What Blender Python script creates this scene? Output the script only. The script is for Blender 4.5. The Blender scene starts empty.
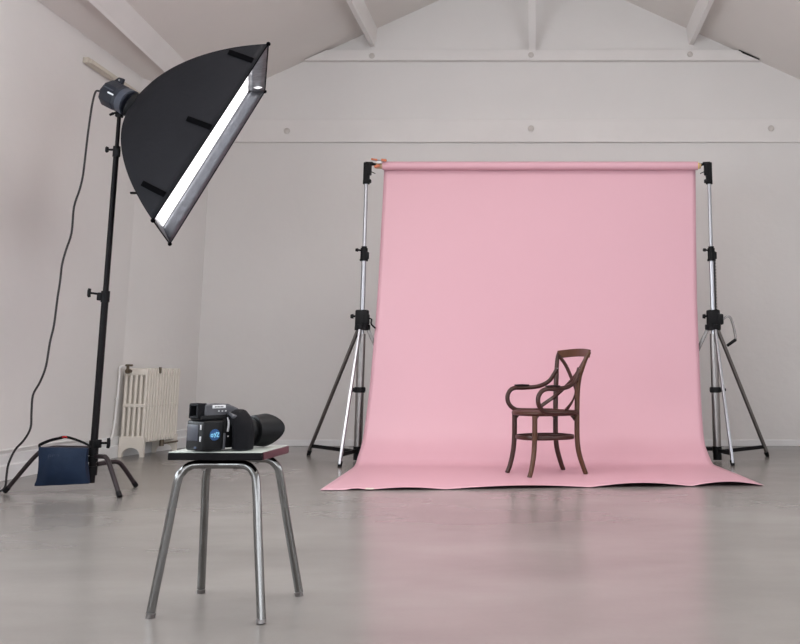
import bpy, bmesh, math, random
from mathutils import Vector, Matrix
random.seed(4)
C = bpy.context.scene.collection
V = Vector
PI = math.pi
R = math.radians

# ------------------------------------------------------------------ camera
F, PX, PY, CAMH = 950.0, 542.0, 208.5, 0.74
PITCH = math.atan(.17)
cp, sp = math.cos(PITCH), math.sin(PITCH)

def at(u, v, Y):
    """point of the place seen at (u, v) of the 800x644 frame, at depth Y"""
    x, y = (u - PX) / F, -(v - PY) / F
    r = V((x, cp - y * sp, sp + y * cp))
    t = Y / r.y
    return V((r.x * t, Y, CAMH + r.z * t))

cd = bpy.data.cameras.new('camera')
cam = bpy.data.objects.new('camera', cd)
C.objects.link(cam)
cam.location = (0, 0, CAMH)
cam.rotation_euler = (PI / 2 + PITCH, 0, 0)
cd.sensor_width = 36
cd.lens = F * 36 / 800
cd.shift_x = (400 - PX) / 800
cd.shift_y = (PY - 322) / 800
cd.clip_end = 200
bpy.context.scene.camera = cam

# ------------------------------------------------------------------ materials
def mat(name, col, rough=.5, metal=0., spec=.5, noise=0., nscale=8., bump=0., bscale=40., emit=None, es=0., sheen=0., coat=0., stretch=None, rnoise=0.):
    m = bpy.data.materials.new(name)
    m.use_nodes = True
    nt = m.node_tree
    b = nt.nodes['Principled BSDF']
    b.inputs['Base Color'].default_value = (*col, 1)
    b.inputs['Roughness'].default_value = rough
    b.inputs['Metallic'].default_value = metal
    b.inputs['Specular IOR Level'].default_value = spec
    b.inputs['Sheen Weight'].default_value = sheen
    b.inputs['Coat Weight'].default_value = coat
    tc = nt.nodes.new('ShaderNodeTexCoord')
    mp = nt.nodes.new('ShaderNodeMapping')
    nt.links.new(tc.outputs['Object'], mp.inputs['Vector'])
    if stretch: mp.inputs['Scale'].default_value = stretch
    if noise > 0 or rnoise > 0:
        n = nt.nodes.new('ShaderNodeTexNoise')
        n.inputs['Scale'].default_value = nscale
        n.inputs['Detail'].default_value = 6
        n.inputs['Roughness'].default_value = .6
        nt.links.new(mp.outputs[0], n.inputs['Vector'])
        if noise > 0:
            mx = nt.nodes.new('ShaderNodeMix'); mx.data_type = 'RGBA'
            mx.inputs[6].default_value = (*[c * (1 - noise) for c in col], 1)
            mx.inputs[7].default_value = (*[min(1, c * (1 + noise)) for c in col], 1)
            nt.links.new(n.outputs['Fac'], mx.inputs[0])
            nt.links.new(mx.outputs[2], b.inputs['Base Color'])
        if rnoise > 0:
            mr = nt.nodes.new('ShaderNodeMapRange')
            mr.inputs[1].default_value = .3; mr.inputs[2].default_value = .7
            mr.inputs[3].default_value = max(.02, rough - rnoise); mr.inputs[4].default_value = rough + rnoise
            nt.links.new(n.outputs['Fac'], mr.inputs[0])
            nt.links.new(mr.outputs[0], b.inputs['Roughness'])
    if bump > 0:
        n2 = nt.nodes.new('ShaderNodeTexNoise')
        n2.inputs['Scale'].default_value = bscale
        n2.inputs['Detail'].default_value = 5
        nt.links.new(mp.outputs[0], n2.inputs['Vector'])
        bp = nt.nodes.new('ShaderNodeBump')
        bp.inputs['Strength'].default_value = bump
        bp.inputs['Distance'].default_value = .01
        nt.links.new(n2.outputs['Fac'], bp.inputs['Height'])
        nt.links.new(bp.outputs[0], b.inputs['Normal'])
    if emit:
        b.inputs['Emission Color'].default_value = (*emit, 1)
        b.inputs['Emission Strength'].default_value = es
    return m

WALL = (.765, .745, .732)
M = dict(
    wall=mat('wall_paint', WALL, .75, noise=.045, nscale=1.3, bump=.25, bscale=14),
    ceil=mat('ceiling_paint', (.75, .71, .68), .8, noise=.04, nscale=1.5, bump=.2, bscale=9),
    trim=mat('beam_paint', (.785, .76, .745), .6, noise=.05, nscale=3, bump=.2, bscale=10),
    base=mat('baseboard_paint', (.78, .78, .785), .5, noise=.05, nscale=5),
    bolt=mat('painted_bolt', (.60, .56, .53), .5),
    gap_shade=mat('painted_gap_shade', (.03, .025, .025), .9),
    radiator=mat('radiator_enamel', (.74, .69, .62), .42, noise=.05, nscale=10),
    pipe=mat('pipe_paint', (.78, .77, .76), .45),
    brass=mat('aged_brass', (.13, .10, .07), .45, metal=.6, noise=.3, nscale=60),
    pink=mat('pink_paper', (.595, .335, .392), .5, spec=.6, noise=.015, nscale=1.2, bump=.06, bscale=5),
    pinkback=mat('paper_underside', (.55, .22, .28), .8),
    core=mat('cardboard_core', (.45, .32, .2), .8),
    chrome=mat('chrome', (.19, .187, .183), .15, metal=1., rnoise=.06, nscale=20),
    steel=mat('brushed_steel', (.28, .265, .26), .38, metal=1., rnoise=.06, nscale=20),
    alu=mat('aluminium_tube', (.38, .385, .41), .34, metal=1.),
    gun=mat('gunmetal_tube', (.20, .185, .18), .34, metal=.9),
    black=mat('black_plastic', (.006, .006, .007), .55, spec=.15, bump=.1, bscale=200),
    blackm=mat('black_painted_steel', (.006, .005, .006), .5, spec=.15),
    brownm=mat('worn_black_steel', (.018, .011, .013), .4, spec=.35),
    fabric=mat('black_nylon', (.009, .009, .0115), .7, spec=.15, noise=.2, nscale=3, bump=.5, bscale=7),
    fabric2=mat('black_webbing', (.0015, .0015, .002), .9, spec=.03),
    skirt=mat('grey_nylon_lining', (.10, .105, .12), .38, spec=.7, metal=.45, bump=1.0, bscale=11, noise=.4, nscale=14),
    diff=mat('lit_diffuser', (.9, .9, .9), .9, emit=(1, .99, 1.0), es=2.2),
    flash=mat('flash_housing', (.016, .019, .028), .4, spec=.3, noise=.1),
    flash2=mat('flash_grey', (.045, .052, .072), .35),
    white=mat('white_print', (.72, .73, .75), .5),
    lgrey=mat('light_grey_print', (.5, .5, .52), .5),
    cable=mat('black_rubber', (.015, .012, .013), .5),
    blue=mat('navy_nylon', (.0065, .017, .043), .65, spec=.25, noise=.25, nscale=9, bump=.8, bscale=12),
    bluetext=mat('worn_print', (.022, .036, .07), .7),
    orange=mat('orange_plastic', (.50, .14, .06), .4),
    yellow=mat('yellow_plastic', (.65, .45, .04), .4),
    red=mat('red_thread', (.5, .02, .02), .6),
    wood=mat('dark_bentwood', (.040, .013, .009), .4, spec=.3, noise=.35, nscale=18, stretch=(1, 1, .25), coat=.15),
    woodl=mat('lighter_bentwood', (.075, .030, .014), .4, spec=.3, noise=.4, nscale=16, stretch=(1, 1, .3), coat=.15),  # lighter brown, used on the near legs and top rail
    woodseat=mat('seat_wood', (.060, .022, .014), .42, spec=.3, noise=.3, nscale=14),
    pad=mat('dark_arm_wood', (.012, .005, .006), .4, spec=.3),
    lam=mat('green_grey_laminate', (.46, .50, .46), .25, noise=.06, nscale=20),
    edge=mat('black_edge', (.005, .004, .005), .5, spec=.1),
    maroon=mat('maroon_edge', (.085, .027, .036), .5, spec=.25, noise=.15, nscale=30),
    camb=mat('camera_black', (.005, .005, .006), .45, spec=.18, bump=.15, bscale=300),
    camg=mat('camera_grey', (.055, .055, .065), .42, noise=.15, nscale=30),
    rubber=mat('camera_rubber', (.007, .007, .009), .65, spec=.12, bump=.5, bscale=400),
    screen=mat('camera_screen', (.05, .053, .068), .3, spec=.3),
    glass=mat('lens_glass', (.01, .01, .02), .05, coat=1),
    cyan=mat('cyan_print', (.25, .62, .85), .4),
    bluedot=mat('blue_print', (.0, .055, .19), .35),
    fixture=mat('yellowed_plastic', (.60, .55, .47), .5),
    sill=mat('window_paint', (.7, .7, .7), .5),
)

# polished concrete floor
fm = bpy.data.materials.new('polished_concrete'); fm.use_nodes = True
nt = fm.node_tree; b = nt.nodes['Principled BSDF']
tc = nt.nodes.new('ShaderNodeTexCoord')
def noise(scale, detail, rough, dist=0., sc=(1, 1, 1)):
    mp = nt.nodes.new('ShaderNodeMapping'); mp.inputs['Scale'].default_value = sc
    nt.links.new(tc.outputs['Object'], mp.inputs['Vector'])
    n = nt.nodes.new('ShaderNodeTexNoise'); n.inputs['Scale'].default_value = scale
    n.inputs['Detail'].default_value = detail; n.inputs['Roughness'].default_value = rough
    n.inputs['Distortion'].default_value = dist
    nt.links.new(mp.outputs[0], n.inputs['Vector'])
    return n.outputs['Fac']
def ramp(fac, stops):
    r = nt.nodes.new('ShaderNodeValToRGB')
    e = r.color_ramp.elements
    e[0].position, e[0].color = stops[0][0], (*stops[0][1], 1)
    e[1].position, e[1].color = stops[-1][0], (*stops[-1][1], 1)
    for p, c in stops[1:-1]:
        k = e.new(p); k.color = (*c, 1)
    nt.links.new(fac, r.inputs[0]); return r.outputs[0]
def mul(a, b_, f=1.):
    m = nt.nodes.new('ShaderNodeMix'); m.data_type = 'RGBA'; m.blend_type = 'MULTIPLY'
    m.inputs[0].default_value = f
    nt.links.new(a, m.inputs[6]); nt.links.new(b_, m.inputs[7]); return m.outputs[2]
c1 = ramp(noise(.7, 4, .5, 0, (1, 1.6, 1)), [(.3, (.178, .165, .154)), (.55, (.228, .212, .199)), (.75, (.275, .260, .247))])
c2 = ramp(noise(4, 4, .55, 0, (1, 2.2, 1)), [(.3, (.95, .947, .944)), (.7, (1, 1, 1))])
c3 = ramp(noise(60, 4, .6), [(.3, (.97, .97, .97)), (.7, (1, 1, 1))])
nt.links.new(mul(mul(c1, c2), c3), b.inputs['Base Color'])
mr = nt.nodes.new('ShaderNodeMapRange'); mr.inputs[1].default_value = .3; mr.inputs[2].default_value = .7
mr.inputs[3].default_value = .225; mr.inputs[4].default_value = .265
nt.links.new(noise(1.6, 3, .5, 0, (1, 1.8, 1)), mr.inputs[0]); nt.links.new(mr.outputs[0], b.inputs['Roughness'])
b.inputs['Specular IOR Level'].default_value = .55
M['floor'] = fm

# window glass that lets daylight in
gm = bpy.data.materials.new('window_glass'); gm.use_nodes = True
g = gm.node_tree; g.nodes.clear()
o_ = g.nodes.new('ShaderNodeOutputMaterial'); tr = g.nodes.new('ShaderNodeBsdfTransparent')
gl = g.nodes.new('ShaderNodeBsdfGlossy'); gl.inputs['Roughness'].default_value = .02
mx = g.nodes.new('ShaderNodeMixShader'); mx.inputs[0].default_value = .06
g.links.new(tr.outputs[0], mx.inputs[1]); g.links.new(gl.outputs[0], mx.inputs[2]); g.links.new(mx.outputs[0], o_.inputs[0])
M['pane'] = gm

# ------------------------------------------------------------------ mesh helpers
def nb(): return bmesh.new()

def box(bm, c, size, rot=None, bev=0., seg=2):
    """rot: 3x3 matrix or Euler tuple"""
    r = bmesh.ops.create_cube(bm, size=1)
    vs = r['verts']
    for v in vs: v.co = V((v.co.x * size[0], v.co.y * size[1], v.co.z * size[2]))
    if bev > 0:
        es = list({e for v in vs for e in v.link_edges})
        out = bmesh.ops.bevel(bm, geom=es, offset=bev, segments=seg, affect='EDGES', profile=.5)
        s = set(out['verts'])
        vs = list(s | {v for v in vs if v.is_valid})
        # collect the whole island
        todo, seen = list(vs), set(vs)
        while todo:
            v = todo.pop()
            for e in v.link_edges:
                w = e.other_vert(v)
                if w not in seen: seen.add(w); todo.append(w)
        vs = list(seen)
    if rot is not None:
        m = rot if isinstance(rot, Matrix) else (Matrix.Rotation(rot[2], 3, 'Z') @ Matrix.Rotation(rot[1], 3, 'Y') @ Matrix.Rotation(rot[0], 3, 'X'))
        for v in vs: v.co = m @ v.co
    for v in vs: v.co += V(c)
    return vs

def frame(d, up=None):
    d = V(d).normalized()
    u = V(up) if up is not None else (V((0, 0, 1)) if abs(d.z) < .95 else V((0, 1, 0)))
    x = d.cross(u).normalized()
    y = x.cross(d).normalized()
    return x, y, d

def smooth_path(pts, n=6, closed=False):
    P = [V(p) for p in pts]
    out = []
    L = len(P)
    rng = range(L) if closed else range(L - 1)
    for i in rng:
        if closed:
            p0, p1, p2, p3 = P[(i - 1) % L], P[i], P[(i + 1) % L], P[(i + 2) % L]
        else:
            p1, p2 = P[i], P[i + 1]
            p0 = P[i - 1] if i > 0 else p1 * 2 - p2
            p3 = P[i + 2] if i + 2 < L else p2 * 2 - p1
        for k in range(n):
            t = k / n
            out.append(.5 * ((2 * p1) + (p2 - p0) * t + (2 * p0 - 5 * p1 + 4 * p2 - p3) * t * t + (3 * p1 - p0 - 3 * p2 + p3) * t ** 3))
    if not closed: out.append(P[-1])
    return out

def tube(bm, pts, r, seg=12, closed=False, ry=None, up=None, cap=True):
    """sweep an ellipse (r across, ry along the up side) along pts"""
    P = [V(p) for p in pts]
    n = len(P)
    rs = r if isinstance(r, (list, tuple)) else [r] * n
    rys = ry if isinstance(ry, (list, tuple)) else ([ry] * n if ry else rs)
    rings = []
    px = None
    for i in range(n):
        if closed: d = P[(i + 1) % n] - P[(i - 1) % n]
        else: d = P[min(i + 1, n - 1)] - P[max(i - 1, 0)]
        d.normalize()
        if up is not None: x, y, _ = frame(d, up)
        elif px is None: x, y, _ = frame(d)
        else:
            x = (px - d * px.dot(d)).normalized(); y = d.cross(x).normalized() * -1
            y = x.cross(d)
        px = x
        rings.append([bm.verts.new(P[i] + x * rs[i] * math.cos(2 * PI * k / seg) + y * rys[i] * math.sin(2 * PI * k / seg)) for k in range(seg)])
    m = n if closed else n - 1
    for i in range(m):
        a, b2 = rings[i], rings[(i + 1) % n]
        for k in range(seg):
            bm.faces.new((a[k], a[(k + 1) % seg], b2[(k + 1) % seg], b2[k]))
    if cap and not closed:
        bm.faces.new(rings[0][::-1]); bm.faces.new(rings[-1])

def cyl(bm, a, b_, r0, r1=None, seg=16):
    tube(bm, [a, b_], [r0, r1 if r1 is not None else r0], seg)

def lathe(bm, o, d, prof, seg=24, cap=True):
    """prof: list of (distance along d, radius)"""
    x, y, d = frame(d)
    rings = [[bm.verts.new(V(o) + d * a + (x * math.cos(2 * PI * k / seg) + y * math.sin(2 * PI * k / seg)) * r) for k in range(seg)] for a, r in prof]
    for i in range(len(rings) - 1):
        for k in range(seg):
            bm.faces.new((rings[i][k], rings[i][(k + 1) % seg], rings[i + 1][(k + 1) % seg], rings[i + 1][k]))
    if cap:
        bm.faces.new(rings[0][::-1]); bm.faces.new(rings[-1])

def prism(bm, poly, axis_vec):
    """extrude a polygon of 3-D points along axis_vec"""
    a = [bm.verts.new(V(p)) for p in poly]
    b2 = [bm.verts.new(V(p) + V(axis_vec)) for p in poly]
    n = len(a)
    bm.faces.new(a); bm.faces.new(b2[::-1])
    for i in range(n): bm.faces.new((a[i], b2[i], b2[(i + 1) % n], a[(i + 1) % n]))

def sweep_rect(bm, pts, w, h, up):
    """rectangular section: w across, h along up"""
    P = [V(p) for p in pts]; n = len(P); rings = []
    for i in range(n):
        d = P[min(i + 1, n - 1)] - P[max(i - 1, 0)]
        u = up[i] if isinstance(up, list) else up
        x, y, _ = frame(d, u)
        rings.append([bm.verts.new(P[i] + x * sx * w / 2 + y * sy * h / 2) for sx, sy in ((1, 1), (-1, 1), (-1, -1), (1, -1))])
    for i in range(n - 1):
        for k in range(4): bm.faces.new((rings[i][k], rings[i][(k + 1) % 4], rings[i + 1][(k + 1) % 4], rings[i + 1][k]))
    bm.faces.new(rings[0][::-1]); bm.faces.new(rings[-1])

def root_of(p):
    while p is not None and p.parent is not None: p = p.parent
    return p

def obj(name, bm, m, parent=None, smooth=True, bevel=0., world=True, label=None):
    """one mesh object; geometry is given in world space (local to the thing if world=False)"""
    bmesh.ops.recalc_face_normals(bm, faces=bm.faces)
    me = bpy.data.meshes.new(name)
    rt = root_of(parent)
    if rt is not None and world:
        inv = (Matrix.Translation(rt.location) @ rt.rotation_euler.to_matrix().to_4x4()).inverted()
        bm.transform(inv)
    bm.to_mesh(me); bm.free()
    me.materials.append(M[m] if isinstance(m, str) else m)
    o = bpy.data.objects.new(name, me); C.objects.link(o)
    if parent is not None: o.parent = parent
    if bevel > 0:
        bv = o.modifiers.new('bevel', 'BEVEL'); bv.width = bevel; bv.segments = 2; bv.limit_method = 'ANGLE'; bv.angle_limit = R(35)
    if smooth:
        for p in me.polygons: p.use_smooth = True
        me.set_sharp_from_angle(angle=R(38))
    if label: o['label'] = label
    return o

def thing(name, label, cat, loc=(0, 0, 0), rz=0., group=None):
    o = bpy.data.objects.new(name, None); C.objects.link(o)
    o.empty_display_size = .1
    o.location = loc; o.rotation_euler = (0, 0, rz)
    o['label'] = label; o['category'] = cat
    if group: o['group'] = group
    return o

def mark(o, label, cat, group=None):
    o['label'] = label; o['category'] = cat
    if group: o['group'] = group
    return o

def struct(name, bm, m, parent=None, **k):
    o = obj(name, bm, m, parent, **k)
    if parent is None: o['kind'] = 'structure'
    return o

# ------------------------------------------------------------------ the room
YB, YF = 9.643, -4.5                 # back wall, rear wall behind the camera
AX, AZ = -.108, 5.118                # ridge
XR = 3.40
def xl(y): return -3.68 if y < 8.45 else -3.68 + .193 * (y - 8.45)   # left wall turns in slightly near the far corner
SL = (AZ - 3.426) / 3.51
def zc(x): return AZ - SL * abs(x - AX)            # ceiling height
T = .2

bm = nb(); prism(bm, [(-3.98, YF - .3, 0), (XR + .3, YF - .3, 0), (XR + .3, YB + .3, 0), (-3.98, YB + .3, 0)], (0, 0, -.15))
struct('floor', bm, 'floor', smooth=False)

bm = nb(); prism(bm, [(xl(YB) - .02, YB, 0), (XR, YB, 0), (XR, YB, zc(XR)), (AX, YB, AZ), (xl(YB) - .02, YB, zc(xl(YB) - .02))], (0, T, 0))
struct('wall_back', bm, 'wall', smooth=False)

def wall_with_windows(name, p0, p1, z1, wins, thick):
    """wall from p0 to p1 (plan points); wins = [(s0, s1, z0, z1)] along its length; thick = outward offset"""
    p0, p1 = V((*p0, 0)), V((*p1, 0)); L = (p1 - p0).length; d = (p1 - p0) / L
    bm = nb()
    def piece(s0, s1, za, zb):
        q = [p0 + d * s0 + V((0, 0, za)), p0 + d * s1 + V((0, 0, za)), p0 + d * s1 + V((0, 0, zb)), p0 + d * s0 + V((0, 0, zb))]
        prism(bm, q, thick)
    s = 0
    for a, b2, za, zb in wins:
        piece(s, a, 0, z1); piece(a, b2, 0, za); piece(a, b2, zb, z1); s = b2
    piece(s, L, 0, z1)
    struct(name, bm, 'wall', smooth=False)
    return p0, d, L

WN = [0]
def window(p0, d, inward, a, b2, za, zb, nx=4, nz=3):
    WN[0] += 1
    n = 'window_%d' % WN[0]
    out = -V(inward) * .1
    c0 = p0 + out
    bm = nb()
    def bar(sa, sb, z0_, z1_):
        m = p0 + d * (sa + sb) / 2 + out + V((0, 0, (z0_ + z1_) / 2))
        ang = math.atan2(d.y, d.x)
        box(bm, m, (abs(sb - sa), .07, abs(z1_ - z0_)), (0, 0, ang))
    w = .06
    bar(a, b2, za, za + w); bar(a, b2, zb - w, zb); bar(a, a + w, za, zb); bar(b2 - w, b2, za, zb)
    for i in range(1, nx): s = a + (b2 - a) * i / nx; bar(s - .015, s + .015, za, zb)
    for i in range(1, nz): z = za + (zb - za) * i / nz; bar(a, b2, z - .015, z + .015)
    fr = struct(n, bm, 'sill', smooth=False)
    bm = nb()
    m = p0 + d * (a + b2) / 2 + out + V((0, 0, (za + zb) / 2))
    box(bm, m, (b2 - a - .04, .006, zb - za - .04), (0, 0, math.atan2(d.y, d.x)))
    obj('pane', bm, 'pane', fr, smooth=False)

def daylight(p0, d, inward, a, b2, za, zb, power, col=(.93, .97, 1.)):
    ld = bpy.data.lights.new('daylight', 'AREA'); ld.shape = 'RECTANGLE'
    ld.size = b2 - a; ld.size_y = zb - za; ld.energy = power; ld.color = col
    o = bpy.data.objects.new('daylight', ld); C.objects.link(o)
    o.location = p0 + d * (a + b2) / 2 - V(inward) * .35 + V((0, 0, (za + zb) / 2))
    o.rotation_euler = V(inward).to_track_quat('-Z', 'Y').to_euler()

# left wall (visible from y = 6.7 on); its windows are beyond the frame
wl = [(1.2, 3.4, .9, 2.6), (4.2, 6.4, .9, 2.6), (7.2, 9.4, .9, 2.6)]
p0, d, L = wall_with_windows('wall_left', (xl(YF), YF), (xl(YF), 8.45), 3.5, wl, (-T, 0, 0))
bm = nb(); prism(bm, [(xl(8.45), 8.45, 0), (xl(YB), YB, 0), (xl(YB), YB, 3.55), (xl(8.45), 8.45, 3.5)], (-T, 0, 0)); struct('wall_left_end', bm, 'wall', smooth=False)
for w in wl:
    window(p0, d, (1, 0, 0), *w); daylight(p0, d, (1, 0, 0), *w, 160, (.86, .94, 1.))
wr = [(1.2, 3.4, .9, 2.6), (4.2, 6.4, .9, 2.6), (7.4, 9.6, .9, 2.6)]
p0, d, L = wall_with_windows('wall_right', (XR, YF), (XR, YB), 3.45, wr, (T, 0, 0))
for w in wr:
    window(p0, d, (-1, 0, 0), *w); daylight(p0, d, (-1, 0, 0), *w, 66, (.93, .96, 1.))
# rear wall behind the camera: gable with big windows
LF = xl(YF)
wf = [(.5, 3.4, .35, 2.2), (4.0, 6.9, .35, 2.2)]
p0, d, L = wall_with_windows('wall_front', (LF, YF), (XR, YF), 3.2, wf, (0, -T, 0))
for w in wf:
    window(p0, d, (0, 1, 0), *w); daylight(p0, d, (0, 1, 0), *w, 95, (.93, .96, 1.))
bm = nb(); prism(bm, [(LF, YF, 3.2), (XR, YF, 3.2), (XR, YF, zc(XR)), (AX, YF, AZ), (LF, YF, zc(LF))], (0, -T, 0))
struct('wall_gable', bm, 'wall', smooth=False).name = 'wall_front_gable'

sky = [(1.4, 3.3), (4.0, 5.9)]                         # skylights along y, out of the frame, in both slopes
sx0, sx1 = .9, 2.3                                    # their span measured sideways from the ridge
def slope_pt(sg, dx, y, up=0.): return V((AX + sg * dx, y, AZ - SL * dx + up))
bm = nb()
def slab(sg, da, db, ya, yb):
    prism(bm, [slope_pt(sg, da, ya), slope_pt(sg, db, ya), slope_pt(sg, db, ya, T), slope_pt(sg, da, ya, T)], (0, yb - ya, 0))
for sg, far in ((-1, 4.0), (1, 3.8)):
    slab(sg, 0, sx0, YF - .2, YB + .2); slab(sg, sx1, far, YF - .2, YB + .2)
    y_ = YF - .2
    for a, b2 in sky: slab(sg, sx0, sx1, y_, a); y_ = b2
    slab(sg, sx0, sx1, y_, YB + .2)
struct('ceiling', bm, 'ceil', smooth=False)
for sg in (-1, 1):
    for a, b2 in sky:
        WN[0] += 1
        ang = sg * math.atan(SL); Ls = (sx1 - sx0) * math.sqrt(1 + SL * SL)
        m = slope_pt(sg, (sx0 + sx1) / 2, (a + b2) / 2, .12)
        bm = nb(); rm = Matrix.Rotation(ang, 3, 'Y')
        for off, sz in (((0, (b2 - a) / 2 - .03, 0), (Ls, .06, .06)), ((0, -(b2 - a) / 2 + .03, 0), (Ls, .06, .06)), ((Ls / 2 - .03, 0, 0), (.06, b2 - a, .06)), ((-Ls / 2 + .03, 0, 0), (.06, b2 - a, .06)), ((0, 0, 0), (Ls, .03, .04))):
            box(bm, m + rm @ V(off), sz, rm)
        fr = struct('window_%d' % WN[0], bm, 'sill', smooth=False)
        bm = nb(); box(bm, m, (Ls - .04, b2 - a - .04, .006), rm); obj('pane', bm, 'pane', fr, smooth=False)
        ld = bpy.data.lights.new('skylight', 'AREA'); ld.shape = 'RECTANGLE'; ld.size = Ls; ld.size_y = b2 - a; ld.energy = 76; ld.color = (1., .935, .87)
        o = bpy.data.objects.new('skylight', ld); C.objects.link(o)
        nn = rm @ V((0, 0, 1)); o.location = m + nn * .2; o.rotation_euler = (0, ang, 0)

# tie beams against the back gable
def bolts(pts, Y, r, par):
    for u, v in pts:
        bm = nb(); p = at(u, v, Y)
        lathe(bm, p + V((0, .02, 0)), (0, -1, 0), [(0, r), (.03, r), (.038, r * .6)], 16)
        obj('bolt_head', bm, 'bolt', par)
bm = nb(); box(bm, ((xl(YB) + XR) / 2, YB - .02, 3.195), (XR - xl(YB), .04, .245))
t1 = struct('trim_1', bm, 'trim', smooth=False, bevel=.006)
bolts([(287, 131), (531, 128.5), (771, 128.5)], YB - .04, .032, t1)
bm = nb()
zt, zb_ = 4.062, 3.948
xa = AX - (AZ - zb_) / SL; xb = AX - (AZ - zt) / SL
prism(bm, [(xa + .03, YB, zb_), (2 * AX - xa - .03, YB, zb_), (2 * AX - xb - .03, YB, zt), (xb + .03, YB, zt)], (0, -.07, 0))
t2 = struct('trim_2', bm, 'trim', smooth=False, bevel=.004)
bolts([(372, 56), (531, 55), (690, 54.5)], YB - .07, .03, t2)
# dark strip painting the shaded slot between that beam's right end and ceiling
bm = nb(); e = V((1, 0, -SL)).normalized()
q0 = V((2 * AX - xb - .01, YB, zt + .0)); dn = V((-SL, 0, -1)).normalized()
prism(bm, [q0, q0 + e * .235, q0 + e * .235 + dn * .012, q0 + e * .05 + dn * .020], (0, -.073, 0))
struct('trim_gap_shade', bm, 'gap_shade', smooth=False)
# purlins running towards the camera under each slope
bm = nb(); x0 = at(375, 47, YB).x
prism(bm, [(x0, YB, 4.116), (x0 + .02, YB, zc(x0) + .03), (x0 - .06, YB, zc(x0 - .06) + .03), (x0 - .045, YB, 4.116)], (0, -(YB - YF), 0))
struct('trim_4', bm, 'trim', smooth=False)
bm = nb(); x0 = at(689, 45, YB).x
prism(bm, [(x0, YB, 4.138), (x0 - .03, YB, zc(x0) + .05), (x0 + .05, YB, zc(x0 + .05) + .03), (x0 + .045, YB, 4.138)], (0, -(YB - YF), 0))
struct('trim_5', bm, 'trim', smooth=False)
# raking strut from the tie beam up to the ridge
bm = nb()
a = V((-.103, YB - .035, 4.06)); b2 = V((-.103, YB - .95, 5.12))
sweep_rect(bm, [a, b2], .075, .07, V((0, 1, .6)))
struct('trim_6', bm, 'trim', smooth=False)
# squared beam just inside the left eave
bm = nb()
def sec(y):
    a_ = -3.37 - .04 * (y - 6.69); b_ = -3.265 - .037 * (y - 7.06)
    return [(a_, y, zc(a_) - .10), (b_, y, zc(b_) - .002), (b_ + .0, y, zc(b_) + .05), (a_ - .02, y, zc(a_) + .05), (a_ - .02, y, zc(a_) - .05)]
ys = [YB, YF]
ra = [[bm.verts.new(p) for p in sec(y)] for y in ys]
for k in range(5): bm.faces.new((ra[0][k], ra[0][(k + 1) % 5], ra[1][(k + 1) % 5], ra[1][k]))
bm.faces.new(ra[0]); bm.faces.new(ra[1][::-1])
struct('trim_7', bm, 'trim', smooth=False)

# baseboards
bm = nb(); box(bm, (0, YB - .006, .03), (2 * 3.3, .012, .06)); struct('baseboard_back', bm, 'base', smooth=False, bevel=.004)
bm = nb()
sect = ((0, 0, 0), (.030, 0, 0), (.030, 0, .095), (.016, 0, .105), (.016, 0, .165), (0, 0, .175))
q = V((xl(YF), YF, 0)); prism(bm, [q + V(o) for o in sect], (0, 8.45 - YF, 0))
q = V((xl(8.45), 8.45, 0)); prism(bm, [q + V(o) for o in sect], (xl(YB) - xl(8.45), YB - 8.45, 0))
struct('baseboard_left', bm, 'base', smooth=False)

# ------------------------------------------------------------------ light fitting high on the left wall
p = V((xl(7.3), 7.3, 3.19))
t = thing('strip_light', 'short yellowed strip light fixed high on the left wall behind the flash head', 'light fitting', p)
bm = nb(); box(bm, p + V((.024, .6, 0)), (.048, 1.2, .05), None, bev=.008); obj('housing', bm, 'fixture', t)
bm = nb(); box(bm, p + V((.056, .6, -.003)), (.02, 1.16, .036), None, bev=.008); obj('cover', bm, 'fixture', t)

# ------------------------------------------------------------------ radiator
RY, RX0, RX1 = 8.42, -3.645, -3.43
t = thing('radiator', 'cream cast-iron column radiator against the left wall near the far corner', 'radiator', (-3.54, RY, 0))
nsec, pitch, ztop, zbot = 13, .0405, .75, .13
def section_bm(y, end=False, skew=0):
    bm = nb()
    xo = .193 * (y - RY)
    xs = [RX0 + xo + .02 + i * (RX1 - RX0 - .04) / 4 for i in range(5)]
    w = .0175
    for x in xs:
        tube(bm, [(x, y, z) for z in (zbot, zbot + .02, ztop - .02, ztop)], [.0145] * 4, 10, ry=.0150, up=V((0, 1, 0)))
    for z in (zbot + .02, .435, ztop - .03):
        hh = .028 if z != .435 else .016
        box(bm, ((xs[0] + xs[-1]) / 2, y, z), (RX1 - RX0 - .012, .032, hh * 2), bev=.008)
    # rounded heads of the columns
    for x in xs:
        bmesh.ops.create_uvsphere(bm, u_segments=8, v_segments=6, radius=.013, matrix=Matrix.Translation((x, y, ztop - .006)))
    return bm
for i in range(nsec):
    y = RY + i * pitch
    obj('section', section_bm(y), 'radiator', t)
for y in (RY, RY + (nsec - 1) * pitch):
    bm = nb(); xo = .193 * (y - RY)
    a0, a1 = RX0 + xo, RX1 + xo
    poly = [(a0, y - .017, .16), (a0, y - .017, 0), (a0 + .028, y - .017, 0)]
    for k in range(9):
        an = PI - PI * k / 8
        poly.append(((a0 + a1) / 2 + .078 * math.cos(an), y - .017, .015 + .065 * math.sin(an)))
    poly += [(a1 - .028, y - .017, 0), (a1, y - .017, 0), (a1, y - .017, .16)]
    # build as strips so the arch stays open
    n = len(poly)
    top = [(q[0], q[1], .16) for q in poly]
    for j in range(1, n - 2):
        if abs(poly[j + 1][0] - poly[j][0]) < 1e-5: continue
        prism(bm, [poly[j], poly[j + 1], (poly[j + 1][0], poly[j + 1][1], .165), (poly[j][0], poly[j][1], .165)], (0, .034, 0))
    obj('foot', bm, 'radiator', t, smooth=False)
bm = nb(); vp = V(((RX0 + RX1) / 2 - .05, RY - .03, ztop - .02))
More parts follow.
